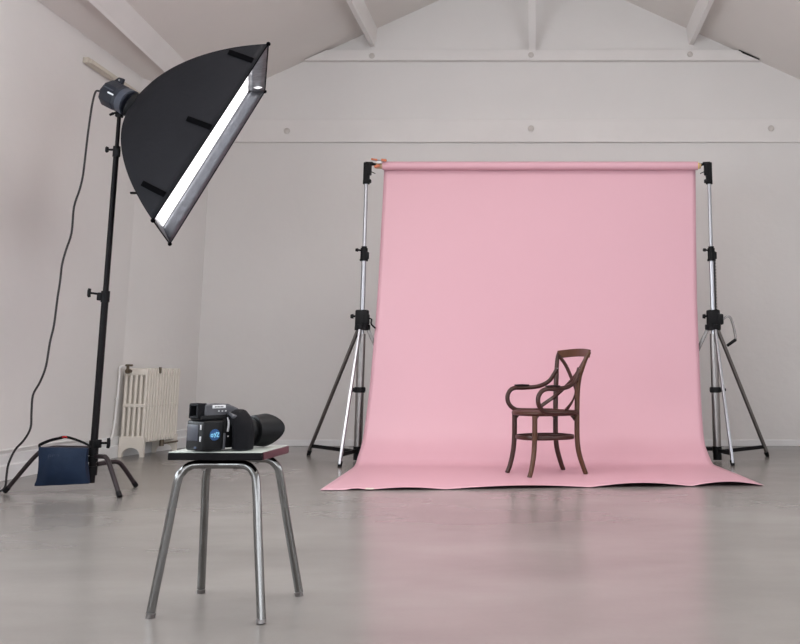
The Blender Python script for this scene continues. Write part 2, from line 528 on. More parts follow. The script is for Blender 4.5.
lathe(bm, vp + V((0, .01, 0)), (0, -1, 0), [(0, .016), (.03, .016), (.031, .022), (.06, .022), (.061, .014), (.075, .012)], 14)
cyl(bm, vp + V((0, -.045, 0)), vp + V((0, -.045, .045)), .012)
box(bm, vp + V((.01, -.045, .05)), (.06, .03, .018), bev=.006)
obj('valve', bm, 'brass', t, label='dark aged brass valve')
bm = nb(); cyl(bm, (RX1 + .03, RY + 4 * pitch, ztop - .03), (RX1 + .03, RY + 4 * pitch, ztop + .015), .012); cyl(bm, (RX1 + .01, RY + 4 * pitch, ztop - .03), (RX1 + .04, RY + 4 * pitch, ztop - .03), .01)
obj('bleed_key', bm, 'brass', t)
bm = nb(); zt0 = .10
cyl(bm, (RX1 + .05, RY + .25, .095), (RX1 + .10, RY + .49, .10), .008); cyl(bm, (RX1 + .05, RY + .25, .13), (RX1 + .05, RY + .25, .075), .02)
obj('drain_pipe', bm, 'brass', t)

# feed pipe
pts = [at(124, 366.5, RY - .07), at(118, 367.2, RY - .07), at(113.5, 373, RY - .07), at(110.5, 385, RY - .07), at(109.5, 400, RY - .08), at(108, 425, RY - .10), at(106.5, 438, RY - .14), at(103, 442, 8.2), V((xl(7.5) + .03, 7.5, .20)), V((xl(6.2) + .03, 6.2, .20)), V((xl(4.5) + .03, 4.5, .20))]
for q_ in pts[:8]: q_.x = max(q_.x, xl(5) + .022)
t = thing('heating_pipe', 'thin white heating pipe running low along the left wall up to the radiator valve', 'pipe', pts[4].xy.to_3d())
bm = nb(); tube(bm, smooth_path(pts, 5), .0095, 10); obj('pipe', bm, 'pipe', t)
for z in (.50, .30):
    bm = nb(); x = pts[4].x; y = RY - .085
    cyl(bm, (x, y, z - .012), (x, y, z + .012), .014); cyl(bm, (x, y, z), (xl(y) - .002, y, z), .005); obj('pipe_clip', bm, 'pipe', t)
# ------------------------------------------------------------------ backdrop paper
YR = 8.05                                               # depth of the roll
rl, rr = at(383.5, 165.8, YR), at(697, 165.8, YR)
zr = (rl.z + rr.z) / 2
t = thing('paper_backdrop', 'pink seamless paper backdrop hanging from its roll and sweeping over the floor', 'backdrop', ((rl.x + rr.x) / 2, 7.6, 0))
rad = .037
bm = nb(); lathe(bm, (rl.x - .005, YR, zr), (1, 0, 0), [(0, rad), (rr.x - rl.x + .01, rad)], 28)
obj('roll', bm, 'pink', t)
bm = nb(); cyl(bm, (rl.x - .06, YR, zr), (rr.x + .03, YR, zr), .026, seg=20); obj('core_tube', bm, 'core', t)
# profile of the sweep, from the roll down and forward: (y, z) ; x edges interpolate
tabl = [(172, 8.085, 384, 695.5), (230, 8.075, 381, 696), (300, 8.05, 377, 697), (360, 8.00, 372, 699.5), (400, 7.94, 368, 701), (430, 7.86, 364, 703), (445, 7.78, 361.5, 705), (456, 7.68, 358, 709), (464, 7.60, 355.5, 713)]
hang = [(at(a, v, Y_), at(b2, v, Y_)) for v, Y_, a, b2 in tabl]
prof = [(YR + rad * .7, zr + rad * .7), (YR + rad, zr)] + [(a.y, a.z) for a, b2 in hang] + [(7.46, .005), (7.2, .004), (6.9, .004), (6.6, .004), (6.4, .004), (6.14, .004)]
def interp(tab, y):
    for (a, va), (b2, vb) in zip(tab, tab[1:]):
        if b2 <= y <= a: return va + (vb - va) * (a - y) / (a - b2)
    return tab[-1][1] if y < tab[-1][0] else tab[0][1]
sp_ = smooth_path([V((0, a, b2)) for a, b2 in prof], 3)
tot = len(sp_); NX = 72
xlft = lambda y: interp([(a.y, a.x) for a, b2 in hang] + [(6.886, -1.417), (6.14, -1.381)], y)
xrgt = lambda y: interp([(b2.y, b2.x) for a, b2 in hang] + [(7.5, 1.365), (7.0, 1.40), (6.14, 1.436)], y)
def edge_lift(u, f):
    """front edge curls up between the spots where it touches the floor; u along width, f 0..1 towards the edge"""
    knots = [0, .055, .105, .275, .60, .83, 1.0]
    hts = [.0, .010, .014, .017, .024, .026]
    for k in range(6):
        if knots[k] <= u <= knots[k + 1]:
            s = (u - knots[k]) / (knots[k + 1] - knots[k])
            return hts[k] * math.sin(PI * s) ** 1.0 * f * f
    return 0
bm = nb(); grid = []
for i, q in enumerate(sp_):
    row = []
    for j in range(NX + 1):
        u = j / NX
        xL, xR = xlft(q.y), xrgt(q.y)
        y = q.y; z = q.z
        if i >= tot - 16:
            f = (i - (tot - 16)) / 15
            y += f * (-.02 - .03 * math.sin(PI * min(1, u * 2)) + .24 * u)        # the cut edge runs slightly askew
            z = max(z, .004) + edge_lift(u, max(0, (f - .55) / .45))
        elif i < tot * .6:
            z += 0
            y += .006 * math.sin(u * 5.2 + q.z * 1.5) * min(1, (zr - q.z) * 1.2)
        row.append(bm.verts.new((xL + (xR - xL) * u, y, z)))
    grid.append(row)
for i in range(len(grid) - 1):
    for j in range(NX): bm.faces.new((grid[i][j], grid[i][j + 1], grid[i + 1][j + 1], grid[i + 1][j]))
sheet = obj('sheet', bm, 'pink', t)
for p_ in sheet.data.polygons: p_.use_smooth = True
so = sheet.modifiers.new('thickness', 'SOLIDIFY'); so.thickness = .0012; so.offset = 1
FY = sp_[-1].y
q = at(371, 488.5, 6.15)
bm = nb(); box(bm, (q.x, 6.10, .0145), (.05, .02, .002), (R(14), 0, 0)); mark(obj('tape_strip', bm, 'fixture'), 'small beige strip of tape at the left of the pink paper\'s front edge', 'tape')

# ------------------------------------------------------------------ wind-up backdrop stands
def backdrop_stand(side, label, base, feet, crank):
    bx, by = base
    t = thing('backdrop_stand', label, 'light stand', (bx, by, 0), 0, 'stands carrying the backdrop roll')
    top = zr + .0
    H = lambda z: V((bx, by, z))
    bm = nb(); cyl(bm, H(.03), H(1.04), .034, seg=20); obj('lower_column', bm, 'steel', t, label='grey steel column')
    bm = nb(); cyl(bm, H(.012), H(.07), .036, seg=16); obj('column_cap', bm, 'black', t)
    bm = nb(); cyl(bm, H(.9), H(1.75), .021, seg=20); o = obj('middle_column', bm, 'alu', t)
    if crank:
        bm = nb()
        for k in range(46): box(bm, H(1.17 + k * .0125) + V((.030, -.006, 0)), (.011, .014, .0065))
        box(bm, H(1.45) + V((.023, -.006, 0)), (.007, .014, .58))
        obj('gear_rack', bm, 'black', o)
    bm = nb(); cyl(bm, H(1.70), H(top - .02), .016, seg=18); obj('upper_column', bm, 'alu', t)
    # middle collar
    bm = nb(); z = 1.72
    cyl(bm, H(z - .05), H(z + .045), .031, seg=18); cyl(bm, H(z + .045), H(z + .06), .024); cyl(bm, H(z - .065), H(z - .05), .036)
    box(bm, H(z - .02) + V((.028, -.01, 0)), (.03, .03, .06), bev=.004)
    cl = obj('collar', bm, 'black', t)
    bm = nb(); cyl(bm, H(z + .02), H(z + .025) + V((-.055, -.01, .005)), .008); cyl(bm, H(z + .028) + V((-.05, -.01, 0)), H(z + .03) + V((-.072, -.01, 0)), .016, .012); obj('knob', bm, 'black', cl)
    # hub
    bm = nb(); z = 1.12
    box(bm, H(z + .045), (.105, .085, .15), bev=.012)
    cyl(bm, H(z - .05), H(z - .02), .06, seg=18)
    box(bm, H(z + .04) + V((.055 if crank else .04, -.02, 0)), (.05, .06, .09), bev=.012)
    hub = obj('winch_housing', bm, 'black', t)
    bm = nb(); cyl(bm, H(z + .07), H(z + .065) + V((-.085, -.02, 0)), .009); cyl(bm, H(z + .065) + V((-.07, -.02, 0)), H(z + .065) + V((-.092, -.02, 0)), .021, .017, seg=10); obj('knob', bm, 'black', hub)
    if crank:
        bm = nb()
        c0 = H(z + .025) + V((.06, -.03, 0))
        pts = smooth_path([c0, c0 + V((.045, -.01, .035)), c0 + V((.075, -.01, .03)), c0 + V((.10, -.01, -.04)), c0 + V((.115, -.01, -.14)), c0 + V((.112, -.01, -.16))], 4)
        sweep_rect(bm, pts, .016, .026, V((0, 1, 0)))
        hd = obj('crank', bm, 'gun', hub)
        bm = nb(); e_ = c0 + V((.115, -.01, -.155)); cyl(bm, e_, e_ + V((-.075, -.02, -.05)), .014, .012); obj('crank_grip', bm, 'black', hd)
    else:
        bm = nb(); c0 = H(z + .05) + V((.05, -.02, 0))
        sweep_rect(bm, smooth_path([c0, c0 + V((.035, -.01, -.01)), c0 + V((.035, -.01, -.05)), c0 + V((.07, -.01, -.085))], 4), .012, .02, V((0, 1, 0)))
        obj('crank', bm, 'black', hub)
    # legs and braces
    for k, (fx, fy) in enumerate(feet):
        f = V((fx, fy, .0)); dirn = (f - H(0)).normalized()
        tp = H(z - .03) + dirn * .045
        bm = nb(); fo = f + V((0, 0, .03))
        sweep_rect(bm, [tp, f + V((0, 0, .02))], .022, .030, V((0, 0, 1)))
        lg = obj('leg', bm, 'alu' if k == 1 else 'gun', t, bevel=.004, label='bright aluminium leg' if k == 1 else None)
        bm = nb(); u_ = (tp - f).normalized(); cyl(bm, f + V((0, 0, .004)), f + u_ * .045, .017, .019, seg=12); obj('foot', bm, 'black' if k != 1 else 'black', lg)
        bm = nb(); box(bm, tp + V((0, 0, .005)), (.05, .05, .045), (0, 0, math.atan2(dirn.y, dirn.x)), bev=.008); obj('hinge', bm, 'black', lg)
        m_ = f + u_ * .10
        bm = nb(); sweep_rect(bm, [H(.075 + .012 * k) + dirn * .02, m_], .012, .03, V((0, 0, 1))); obj('brace', bm, 'black', t)
    bm = nb(); cyl(bm, H(.07), H(.12), .039); obj('brace_collar', bm, 'black', t)
    bm = nb(); cyl(bm, H(.555), H(.60), .045); box(bm, H(.578) + V((.01 if crank else -.01, -.01, 0)), (.115, .04, .035), bev=.006); cl = obj('clamp_ring', bm, 'black', t)
    bm = nb(); cyl(bm, H(.578) + V((.06 * side, -.01, 0)), H(.578) + V((.085 * side, -.01, 0)), .011); obj('knob', bm, 'black', cl)
    # bracket at the top
    bm = nb()
    s = 1 if not crank else -1                          # towards the roll
    box(bm, H(zr - .065), (.050, .055, .185), bev=.006)
    box(bm, H(zr - .035) + V((.022 * s, -.01, 0)), (.04, .045, .10), bev=.006)
    cyl(bm, H(zr - .16), H(zr - .13), .03)
    box(bm, H(zr - .14) + V((.02 * s, -.02, 0)), (.05, .04, .03), bev=.005)
    br = obj('bracket', bm, 'black', t)
    bm = nb()
    cyl(bm, H(zr - .045) + V((.02 * s, -.02, 0)), H(zr - .075) + V((.08 * s, -.03, 0)), .004); obj('locking_pin', bm, 'black', br)
    bm = nb()
    cyl(bm, H(zr + .015) + V((-.01 * s, 0, 0)), H(zr + .018) + V((.05 * s, 0, 0)), .022, .016, seg=14)
    cyl(bm, H(zr + .018) + V((.04 * s, 0, 0)), V((rl.x - .02 if s > 0 else rr.x + .02, YR, zr)), .012)
    obj('roll_hook', bm, 'black', br)
    return t

lb = at(357.5, 455, YR); rb = at(715, 455, YR)
lbx, rbx = (at(367.5, 180, YR).x + at(359, 455, YR).x) / 2, (at(708.5, 180, YR).x + at(714.5, 455, YR).x) / 2
lbx -= .010; rbx += .014
backdrop_stand(-1, 'tripod stand with chrome column holding the left end of the pink roll', (lbx, YR), [(-2.06, 8.62), (-1.56, 7.55), (lbx + .55, YR + .12)], False)
backdrop_stand(1, 'tripod stand with toothed rack and crank holding the right end of the pink roll', (rbx, YR), [(1.95, 8.45), (1.49, 7.65), (rbx - .55, YR + .15)], True)

# expander plugs that hold the roll
t = thing('roll_expander', 'orange and white plastic expander plug in the left end of the pink roll', 'clamp', (rl.x - .02, YR - .02, zr))
for c_, s_, a_, n_ in (((rl.x - .075, YR - .03, zr + .048), (.055, .03, .016), 8, 'lever'), ((rl.x + .012, YR - .06, zr + .036), (.045, .03, .020), 6, 'clip'), ((rl.x - .05, YR - .03, zr - .01), (.05, .03, .022), -20, 'plug')):
    bm = nb(); box(bm, c_, s_, (0, R(a_), 0), bev=.005); obj(n_, bm, 'orange', t)
bm = nb(); cyl(bm, (rl.x - .055, YR - .03, zr + .045), (rl.x, YR - .045, zr + .033), .007); obj('wing', bm, 'alu', t)
bm = nb(); box(bm, (rl.x - .028, YR - .035, zr + .022), (.04, .03, .022), bev=.005); obj('spacer', bm, 'white', t)
t = thing('roll_expander', 'small yellow and black expander plug in the right end of the pink roll', 'clamp', (rr.x + .02, YR, zr))
bm = nb(); lathe(bm, (rr.x - .0, YR, zr), (1, 0, 0), [(0, .03), (.012, .03), (.02, .02), (.034, .018)], 16); obj('plug', bm, 'yellow', t)

# ------------------------------------------------------------------ bentwood armchair
CH = (.020, 7.06, .005)
ch = thing('armchair', 'dark bentwood armchair with crossed back slats standing on the pink paper', 'chair', CH, R(-62))
def cpart(name, bm, m='wood', par=None, **k):
    for v in bm.verts: v.co.z *= .977
    return obj(name, bm, m, par or ch, world=False, **k)
def leg_path(s, front):
    if front: return [(s * .16, -.165, .425), (s * .16, -.166, .27), (s * .163, -.174, .16), (s * .17, -.194, .06), (s * .177, -.216, 0)]
    return [(s * .162, .188, .40), (s * .160, .178, .27), (s * .161, .190, .16), (s * .164, .222, .06), (s * .166, .246, 0)]
for s in (-1, 1):
    bm = nb(); pts = smooth_path(leg_path(s, True), 5)
    n = len(pts); tube(bm, pts, [.0190 - .0025 * i / n for i in range(n)], 12)
    cpart('leg', bm, 'woodl' if s > 0 else 'wood')
    bm = nb()
    pts = smooth_path([(s * .233, .246, .885), (s * .215, .225, .84), (s * .19, .204, .76), (s * .172, .192, .70), (s * .163, .182, .60), (s * .161, .178, .45)] + leg_path(s, False)[1:], 5)
    n = len(pts); tube(bm, pts, [.0135 + .0055 * min(1, i / (n * .3)) - .002 * max(0, (i / n - .75) * 4) for i in range(n)], 12)
    cpart('rear_leg', bm, 'woodl' if s > 0 else 'wood')
# seat: thick bent rim and an inset panel
NS = 40
def ringpts(rx, ry, z, cy=0, ex=2.4):
    out = []
    for k in range(NS):
        a = 2 * PI * k / NS; c_, s_ = math.cos(a), math.sin(a)
        out.append(V((math.copysign(abs(c_) ** (2 / ex), c_) * rx, cy + math.copysign(abs(s_) ** (2 / ex), s_) * ry, z)))
    return out
bm = nb(); tube(bm, ringpts(.213, .213, .440), .020, 10, closed=True, ry=.018, up=V((0, 0, 1))); seat = cpart('seat', bm, 'woodseat')
bm = nb(); poly = ringpts(.205, .208, .438); prism(bm, poly, (0, 0, .012)); cpart('seat_panel', bm, 'woodseat', seat)
# hoop stretcher
bm = nb(); tube(bm, ringpts(.185, .200, .266, 0, 2.5), .008, 10, closed=True, ry=.016, up=V((0, 0, 1))); cpart('hoop_stretcher', bm)
# corner brackets below the seat
for s in (-1, 1):
    for fy in (-1, 1):
        bm = nb(); x, y = s * .158, fy * .172
        prism(bm, [(x, y, .43), (x, y - fy * .05, .43), (x, y - fy * .012, .385), (x, y, .375)], (s * -.014, 0, 0))
        cpart('corner_block', bm, smooth=False)
# top rail
bm = nb()
pts = [V((-.236 + .472 * k / 14, .240 + .045 * math.sin(PI * k / 14), .872 + .012 * math.sin(PI * k / 14))) for k in range(15)]
sweep_rect(bm, pts, .018, .060, V((0, .12, 1))); cpart('top_rail', bm, 'woodl', bevel=.004)
# crossed slats
for s in (-1, 1):
    bm = nb()
    o_ = .008 * s
    pts = smooth_path([(-s * .214, .238, .865), (-s * .13, .244 + o_, .785), (-s * .02, .232 + o_, .685), (s * .08, .208 + o_, .61), (s * .14, .17, .56), (s * .185, .115, .51), (s * .212, .055, .462)], 5)
    sweep_rect(bm, pts, .028, .013, [V((0, -1, .2)).lerp(V((-s * 1., -.3, .2)), max(0, (i / len(pts) - .6) * 2.2)) for i in range(len(pts))])
    cpart('cross_slat', bm, 'wood', bevel=.003)
bm = nb(); lathe(bm, (0, .236, .672), (0, -1, 0), [(0, .006), (.03, .006), (.033, .003)], 10); cpart('slat_screw', bm, 'brass')
# looping arms
for s in (-1, 1):
    bm = nb()
    L_ = [(.165, .196, .765), (.178, .175, .72), (.195, .135, .664), (.220, .06, .628), (.243, -.05, .618), (.250, -.115, .618), (.248, -.155, .603), (.245, -.180, .566), (.243, -.182, .523), (.238, -.165, .488), (.232, -.135, .463), (.228, -.10, .452), (.226, 0, .448), (.214, .10, .446), (.185, .165, .445)]
    pts = smooth_path([(s * a, b2, c_) for a, b2, c_ in L_], 5)
    tube(bm, pts, .0165, 12)
    ar = cpart('arm', bm)
    bm = nb(); pts = [(s * (.236 + .014 * k / 6), -.01 - .11 * k / 6, .640 - .001 * abs(k - 3)) for k in range(7)]
    sweep_rect(bm, pts, .036, .012, V((0, 0, 1))); cpart('armrest', bm, 'pad', ar, bevel=.004)
    bm = nb(); lathe(bm, (s * .155, .192, .762), (s, 0, 0), [(0, .006), (.032, .006), (.035, .003)], 10); cpart('screw', bm, 'alu', ar)

# ------------------------------------------------------------------ C-stand
SB = V((-2.765, 6.05, 0))
t = thing('light_stand', 'tall black steel stand with turtle legs carrying the softbox flash at left', 'light stand', SB)
lean = at(118, 112, 6.05) - at(95, 470, 6.05); lean = V((lean.x * 0 - .0, 0, 0))
H = lambda z: SB + V((-.012, 0, z))
bm = nb(); cyl(bm, H(.055), H(1.20), .0215, seg=18); obj('lower_pole', bm, 'blackm', t)
bm = nb(); cyl(bm, H(1.15), H(2.16), .0175, seg=18); obj('middle_pole', bm, 'blackm', t)
bm = nb(); cyl(bm, H(2.1), H(2.42), .0125, seg=16); obj('upper_pole', bm, 'blackm', t)
def tknob(par, c, d_, l=.06, w=.055):
    bm = nb(); d_ = V(d_).normalized(); cyl(bm, c, V(c) + d_ * l, .007)
    e_ = V(c) + d_ * (l + .006); k = V((0, 0, 1)) if abs(d_.z) < .5 else V((1, 0, 0))
    tube(bm, [e_ - k * w / 2 - d_ * .003, e_ - k * w * .3, e_ + k * w * .3, e_ + k * w / 2 - d_ * .003], [.009, .011, .011, .009], 10)
    obj('knob', bm, 'black', par)
bm = nb(); cyl(bm, H(1.165), H(1.235), .0265); box(bm, H(1.20) + V((-.03, -.01, 0)), (.03, .03, .05), bev=.005); cl = obj('collar', bm, 'black', t); tknob(cl, H(1.215) + V((-.03, -.01, 0)), (-1, -.2, .12))
bm = nb(); cyl(bm, H(2.11), H(2.18), .0225); box(bm, H(2.135) + V((.012, -.01, 0)), (.03, .03, .05), bev=.005); cl = obj('collar', bm, 'black', t); tknob(cl, H(2.155) + V((-.02, -.01, 0)), (-1, -.2, 0), .03, .035)
bm = nb(); cyl(bm, H(.22), H(.31), .0285); box(bm, H(.29) + V((.03, -.01, 0)), (.035, .03, .05), bev=.005); cl = obj('collar', bm, 'black', t); tknob(cl, H(.295) + V((.04, -.01, 0)), (1, -.2, .0), .055, .06)
bm = nb(); cyl(bm, H(.10), H(.155), .031); cyl(bm, H(.18), H(.215), .030); obj('leg_hub', bm, 'black', t)
legs = [((-3.277, 6.00), .262, .62, 'brownm'), ((-2.475, 5.775), .215, .50, 'brownm'), ((-2.60, 6.30), .165, .62, 'brownm')]
for (fx, fy), z0, k, m_ in legs:
    f = V((fx, fy, .006)); dh = V((fx - SB.x, fy - SB.y, 0)); L_ = dh.length; dh.normalize()
    a = SB + V((0, 0, z0)) + dh * .02
    pts = smooth_path([a, SB + V((0, 0, z0 + .004)) + dh * L_ * .30, SB + V((0, 0, z0 + .002)) + dh * L_ * (k - .10), SB + V((0, 0, z0 - .035)) + dh * L_ * (k + .05), f], 6)
    pts = [p_ for p_ in pts]
    bm = nb(); tube(bm, pts, .0135, 12)
    lg = obj('leg', bm, m_, t)
    bm = nb(); u_ = (pts[-2] - pts[-1]).normalized(); cyl(bm, f, f + u_ * .035, .0155, .0155); obj('rubber_foot', bm, 'black', lg)

# ------------------------------------------------------------------ sandbag hanging from the left leg
gl_ = at(62, 478, 5.93)
t = thing('sandbag', 'navy blue sandbag with black handle hung over the left leg of the black stand', 'sandbag', at(62, 486, 5.95))
def bag_pt(u, v, side):
    """u 0..1 left to right, v 0..1 top to bottom"""
    tl, tr, br_, bl = (39.5, 447), (88, 448), (89.5, 483.5), (35.5, 486)
    cx = (tl[0] * (1 - v) + bl[0] * v) * (1 - u) + (tr[0] * (1 - v) + br_[0] * v) * u
    cy = (tl[1] * (1 - v) + bl[1] * v) * (1 - u) + (tr[1] * (1 - v) + br_[1] * v) * u
    pinch = 3.6 * math.sin(PI * v) * (1 - abs(2 * u - 1)) * 0 
    cx += (2.6 if u < .5 else -2.0) * math.sin(PI * min(1, v * 1.05)) * abs(2 * u - 1) ** 2
    if v > .9 and (u < .03): cx -= .8
    p_ = at(cx, cy, 5.955)
    th = .055 * (math.sin(PI * (.06 + .88 * u)) ** .6) * (.25 + .75 * math.sin(PI * min(1, .12 + v * .86)) ** .8) 
    p_.y += side * th + .004 * math.sin(u * 17 + v * 5) * side
    return p_
bm = nb(); NU, NV = 22, 16
fr_ = [[bm.verts.new(bag_pt(i / NU, j / NV, -1)) for i in range(NU + 1)] for j in range(NV + 1)]
bk_ = [[bm.verts.new(bag_pt(i / NU, j / NV, 1)) for i in range(NU + 1)] for j in range(NV + 1)]
for j in range(NV):
    for i in range(NU):
        bm.faces.new((fr_[j][i], fr_[j][i + 1], fr_[j + 1][i + 1], fr_[j + 1][i]))
        bm.faces.new((bk_[j][i], bk_[j + 1][i], bk_[j + 1][i + 1], bk_[j][i + 1]))
for j in range(NV):
    bm.faces.new((fr_[j][0], fr_[j + 1][0], bk_[j + 1][0], bk_[j][0])); bm.faces.new((fr_[j][NU], bk_[j][NU], bk_[j + 1][NU], fr_[j + 1][NU]))
for i in range(NU):
    bm.faces.new((fr_[0][i], bk_[0][i], bk_[0][i + 1], fr_[0][i + 1])); bm.faces.new((fr_[NV][i], fr_[NV][i + 1], bk_[NV][i + 1], bk_[NV][i]))
obj('bag', bm, 'blue', t)
bm = nb()
pts = smooth_path([at(39.5, 447, 5.95), at(40.5, 444.5, 5.95), at(50, 440.5, 5.95), at(60, 438, 5.95), at(65, 437, 5.95), at(72, 438.4, 5.95), at(82, 442, 5.95), at(89, 445.5, 5.95), at(90, 447.5, 5.95)], 5)
sweep_rect(bm, pts, .006, .020, V((0, -1, .8))); hd = obj('handle', bm, 'black', t)
bm = nb(); sweep_rect(bm, [at(62.5, 437.4, 5.94), at(65, 436.8, 5.94), at(67, 437.3, 5.94)], .005, .010, V((0, -1, .8))); obj('stitching', bm, 'red', hd)
# faint worn print on the bag
def glyph_strokes(strokes, org, ux, uz, w, th, m_, par, name):
    bm = nb()
    for a, b2 in strokes:
        A = V(org) + V(ux) * a[0] + V(uz) * a[1]; B = V(org) + V(ux) * b2[0] + V(uz) * b2[1]
        nrm = V(ux).cross(V(uz)).normalized()
        sweep_rect(bm, [A, B], w, th, nrm)
    return obj(name, bm, m_, par, smooth=False)
o0 = bag_pt(.27, .28, -1) + V((0, -.006, 0))
glyph_strokes([((0, 0), (0, 1)), ((0, 1), (.6, .95)), ((.6, .95), (.6, .5)), ((.6, .5), (0, .5)), ((1, 0), (1, 1)), ((1, 1), (1.6, 1)), ((1.6, 1), (1.1, .05)), ((2.1, 1), (2.7, 1)), ((2.7, 1), (2.1, 0)), ((2.1, 0), (2.7, 0))], o0, (.024, 0, 0), (0, 0, .022), .003, .001, 'bluetext', t, 'print')

# ------------------------------------------------------------------ studio flash and softbox
A_, D_ = at(268.6, 43.8, 5.76), at(169.8, 244, 6.44)
RA = at(268.4, 44, 5.76); RD = at(153, 220.5, 5.54); RB = at(264.8, 91.5, 6.66); RC = at(169.8, 244, 6.44)
cen = (RA + RB + RC + RD) / 4
eu = ((RD - RA) + (RC - RB)).normalized(); ew = (RB - RA) + (RC - RD); ew = (ew - eu * ew.dot(eu)).normalized()
nrm = eu.cross(ew).normalized()
if nrm.x < 0: nrm = -nrm
hu = ((RD - RA).length + (RC - RB).length) / 4; hw = ((RB - RA).length + (RC - RD).length) / 4
FH = at(121, 88, 6.05)                                # flash tube centre over the stand
DEP = .60
apex = cen - nrm * DEP
# aim the dome: its back sits at the flash, its mouth at the rim
ringc = at(133, 105, 6.03)
rim = [RA, RB, RC, RD]
mids = lambda k, s: rim[k].lerp(rim[(k + 1) % 4], s)
sb = thing('softbox', 'large black rectangular softbox with glowing white front, tilted down at upper left', 'softbox', cen)
NSEG = 10                                              # per side
def rimpt(a):                                          # a in [0,4)
    k = int(a) % 4; s = a - int(a)
    p_ = mids(k, s)
    return p_
skirt = .085
TH = R(47)
def dome(a, tt):
    """tt 0 at the speed ring, 1 at the front hem"""
    th = TH * tt
    base = rimpt(a) - nrm * skirt * 0
    ax0 = ringc; ax1 = cen
    fwd = ((1 - math.cos(th)) / (1 - math.cos(TH))) ** .88
    rad_ = math.sin(th) / math.sin(TH)
    axis_p = ax0.lerp(ax1, fwd)
    off = base - cen
    s = a - int(a)
    # fabric between the rods is drawn in a little
    sag = 1 - .07 * math.sin(PI * s) * math.sin(PI * min(1, tt * 1.0)) 
    p_ = axis_p + off * rad_ * sag
    # round speed ring
    r0 = .075; 
    if rad_ < .25:
        dd = off - nrm * off.dot(nrm); dd.normalize()
        q_ = ax0 + dd * r0
        w_ = (rad_ / .25)
        p_ = q_.lerp(p_, w_)
    return p_
bm = nb(); NT = 22; NA = 4 * NSEG
rings = [[bm.verts.new(dome(4 * k / NA, i / NT)) for k in range(NA)] for i in range(NT + 1)]
for i in range(NT):
    for k in range(NA): bm.faces.new((rings[i][k], rings[i][(k + 1) % NA], rings[i + 1][(k + 1) % NA], rings[i + 1][k]))
o = obj('shell', bm, 'fabric', sb)
so = o.modifiers.new('thickness', 'SOLIDIFY'); so.thickness = .003; so.offset = 0
# recessed diffuser and the shiny grey lip inside the front
inr = 1.0
lipd = .09
diffc = cen - nrm * lipd
def innerpt(k, f=.885):
    return cen + (rim[k] - cen) * f - nrm * lipd
bm = nb(); vs = [bm.verts.new(innerpt(k, .878)) for k in range(4)]; bm.faces.new(vs)
r_ = bmesh.ops.extrude_face_region(bm, geom=bm.faces[:]); 
for v in [g_ for g_ in r_['geom'] if isinstance(g_, bmesh.types.BMVert)]: v.co -= nrm * .004
obj('diffuser', bm, 'diff', sb, smooth=False, label='glowing white diffuser')
for k in range(4):
    bm = nb(); n1 = 16; n2 = 3; g2 = []
    for i in range(n1 + 1):
        row = []
        for j in range(n2 + 1):
            a0 = rim[k].lerp(rim[(k + 1) % 4], i / n1); b0 = innerpt(k).lerp(innerpt((k + 1) % 4), i / n1)
            p_ = (a0 - nrm * .002).lerp(b0, j / n2)
            inward_ = (cen - (rim[k] + rim[(k + 1) % 4]) / 2).normalized()
            p_ = p_ + inward_ * (.006 + .003 * math.sin(i * 1.7 + j)) * (1 if 0 < i < n1 else .3)
            row.append(bm.verts.new(p_))
        g2.append(row)
    for i in range(n1):
        for j in range(n2): bm.faces.new((g2[i][j], g2[i][j + 1], g2[i + 1][j + 1], g2[i + 1][j]))
    o = obj('lip', bm, 'skirt', sb, label='shiny grey inner lip'); so = o.modifiers.new('thickness', 'SOLIDIFY'); so.thickness = .002
# piping along the rim, rod ends at the corners
bm = nb(); tube(bm, [dome(4 * k / NA, 1.0) for k in range(NA)], .004, 6, closed=True); obj('hem', bm, 'fabric2', sb)
for k in range(4):
    bm = nb(); bmesh.ops.create_uvsphere(bm, u_segments=10, v_segments=8, radius=.014, matrix=Matrix.Translation(rim[k])); obj('corner_cap', bm, 'fabric2', sb)
# flat black straps on the near side panel (between corners D and A: a in [3,4))
def pixel(p_):
    q = V(p_) - V((0, 0, CAMH)); zc_ = q.y * cp + q.z * sp; yc_ = -q.y * sp + q.z * cp
    return PX + F * q.x / zc_, PY - F * yc_ / zc_
def on_panel(u, v):
    best = None
    for i in range(61):
        for j in range(61):
            a_, t_ = 3.0 + .995 * i / 60, .5 + .495 * j / 60
            x_, y_ = pixel(dome(a_, t_)); e_ = (x_ - u) ** 2 + (y_ - v) ** 2
            if best is None or e_ < best[0]: best = (e_, a_, t_)
    _, a0_, t0_ = best
    for i in range(-10, 11):
        for j in range(-10, 11):
            a_, t_ = a0_ + i * .0018, t0_ + j * .0009
            if not (3 < a_ < 4): continue
            x_, y_ = pixel(dome(a_, t_)); e_ = (x_ - u) ** 2 + (y_ - v) ** 2
            if e_ < best[0]: best = (e_, a_, t_)
    return dome(best[1], best[2])
for (u0, v0), (u1, v1) in (((229, 52.5), (253, 61)), ((187.5, 119), (211.5, 128)), ((142.5, 183.5), (165, 195))):
    bm = nb(); pts = [on_panel(u0 + (u1 - u0) * k / 5, v0 + (v1 - v0) * k / 5) + V((0, -.008, .001)) for k in range(6)]
    pts = [pts[0], (pts[2] + pts[3]) / 2, pts[5]]
    sweep_rect(bm, pts, .034, .004, V((-.2, -1, .1)))
    obj('strap', bm, 'fabric2', sb)
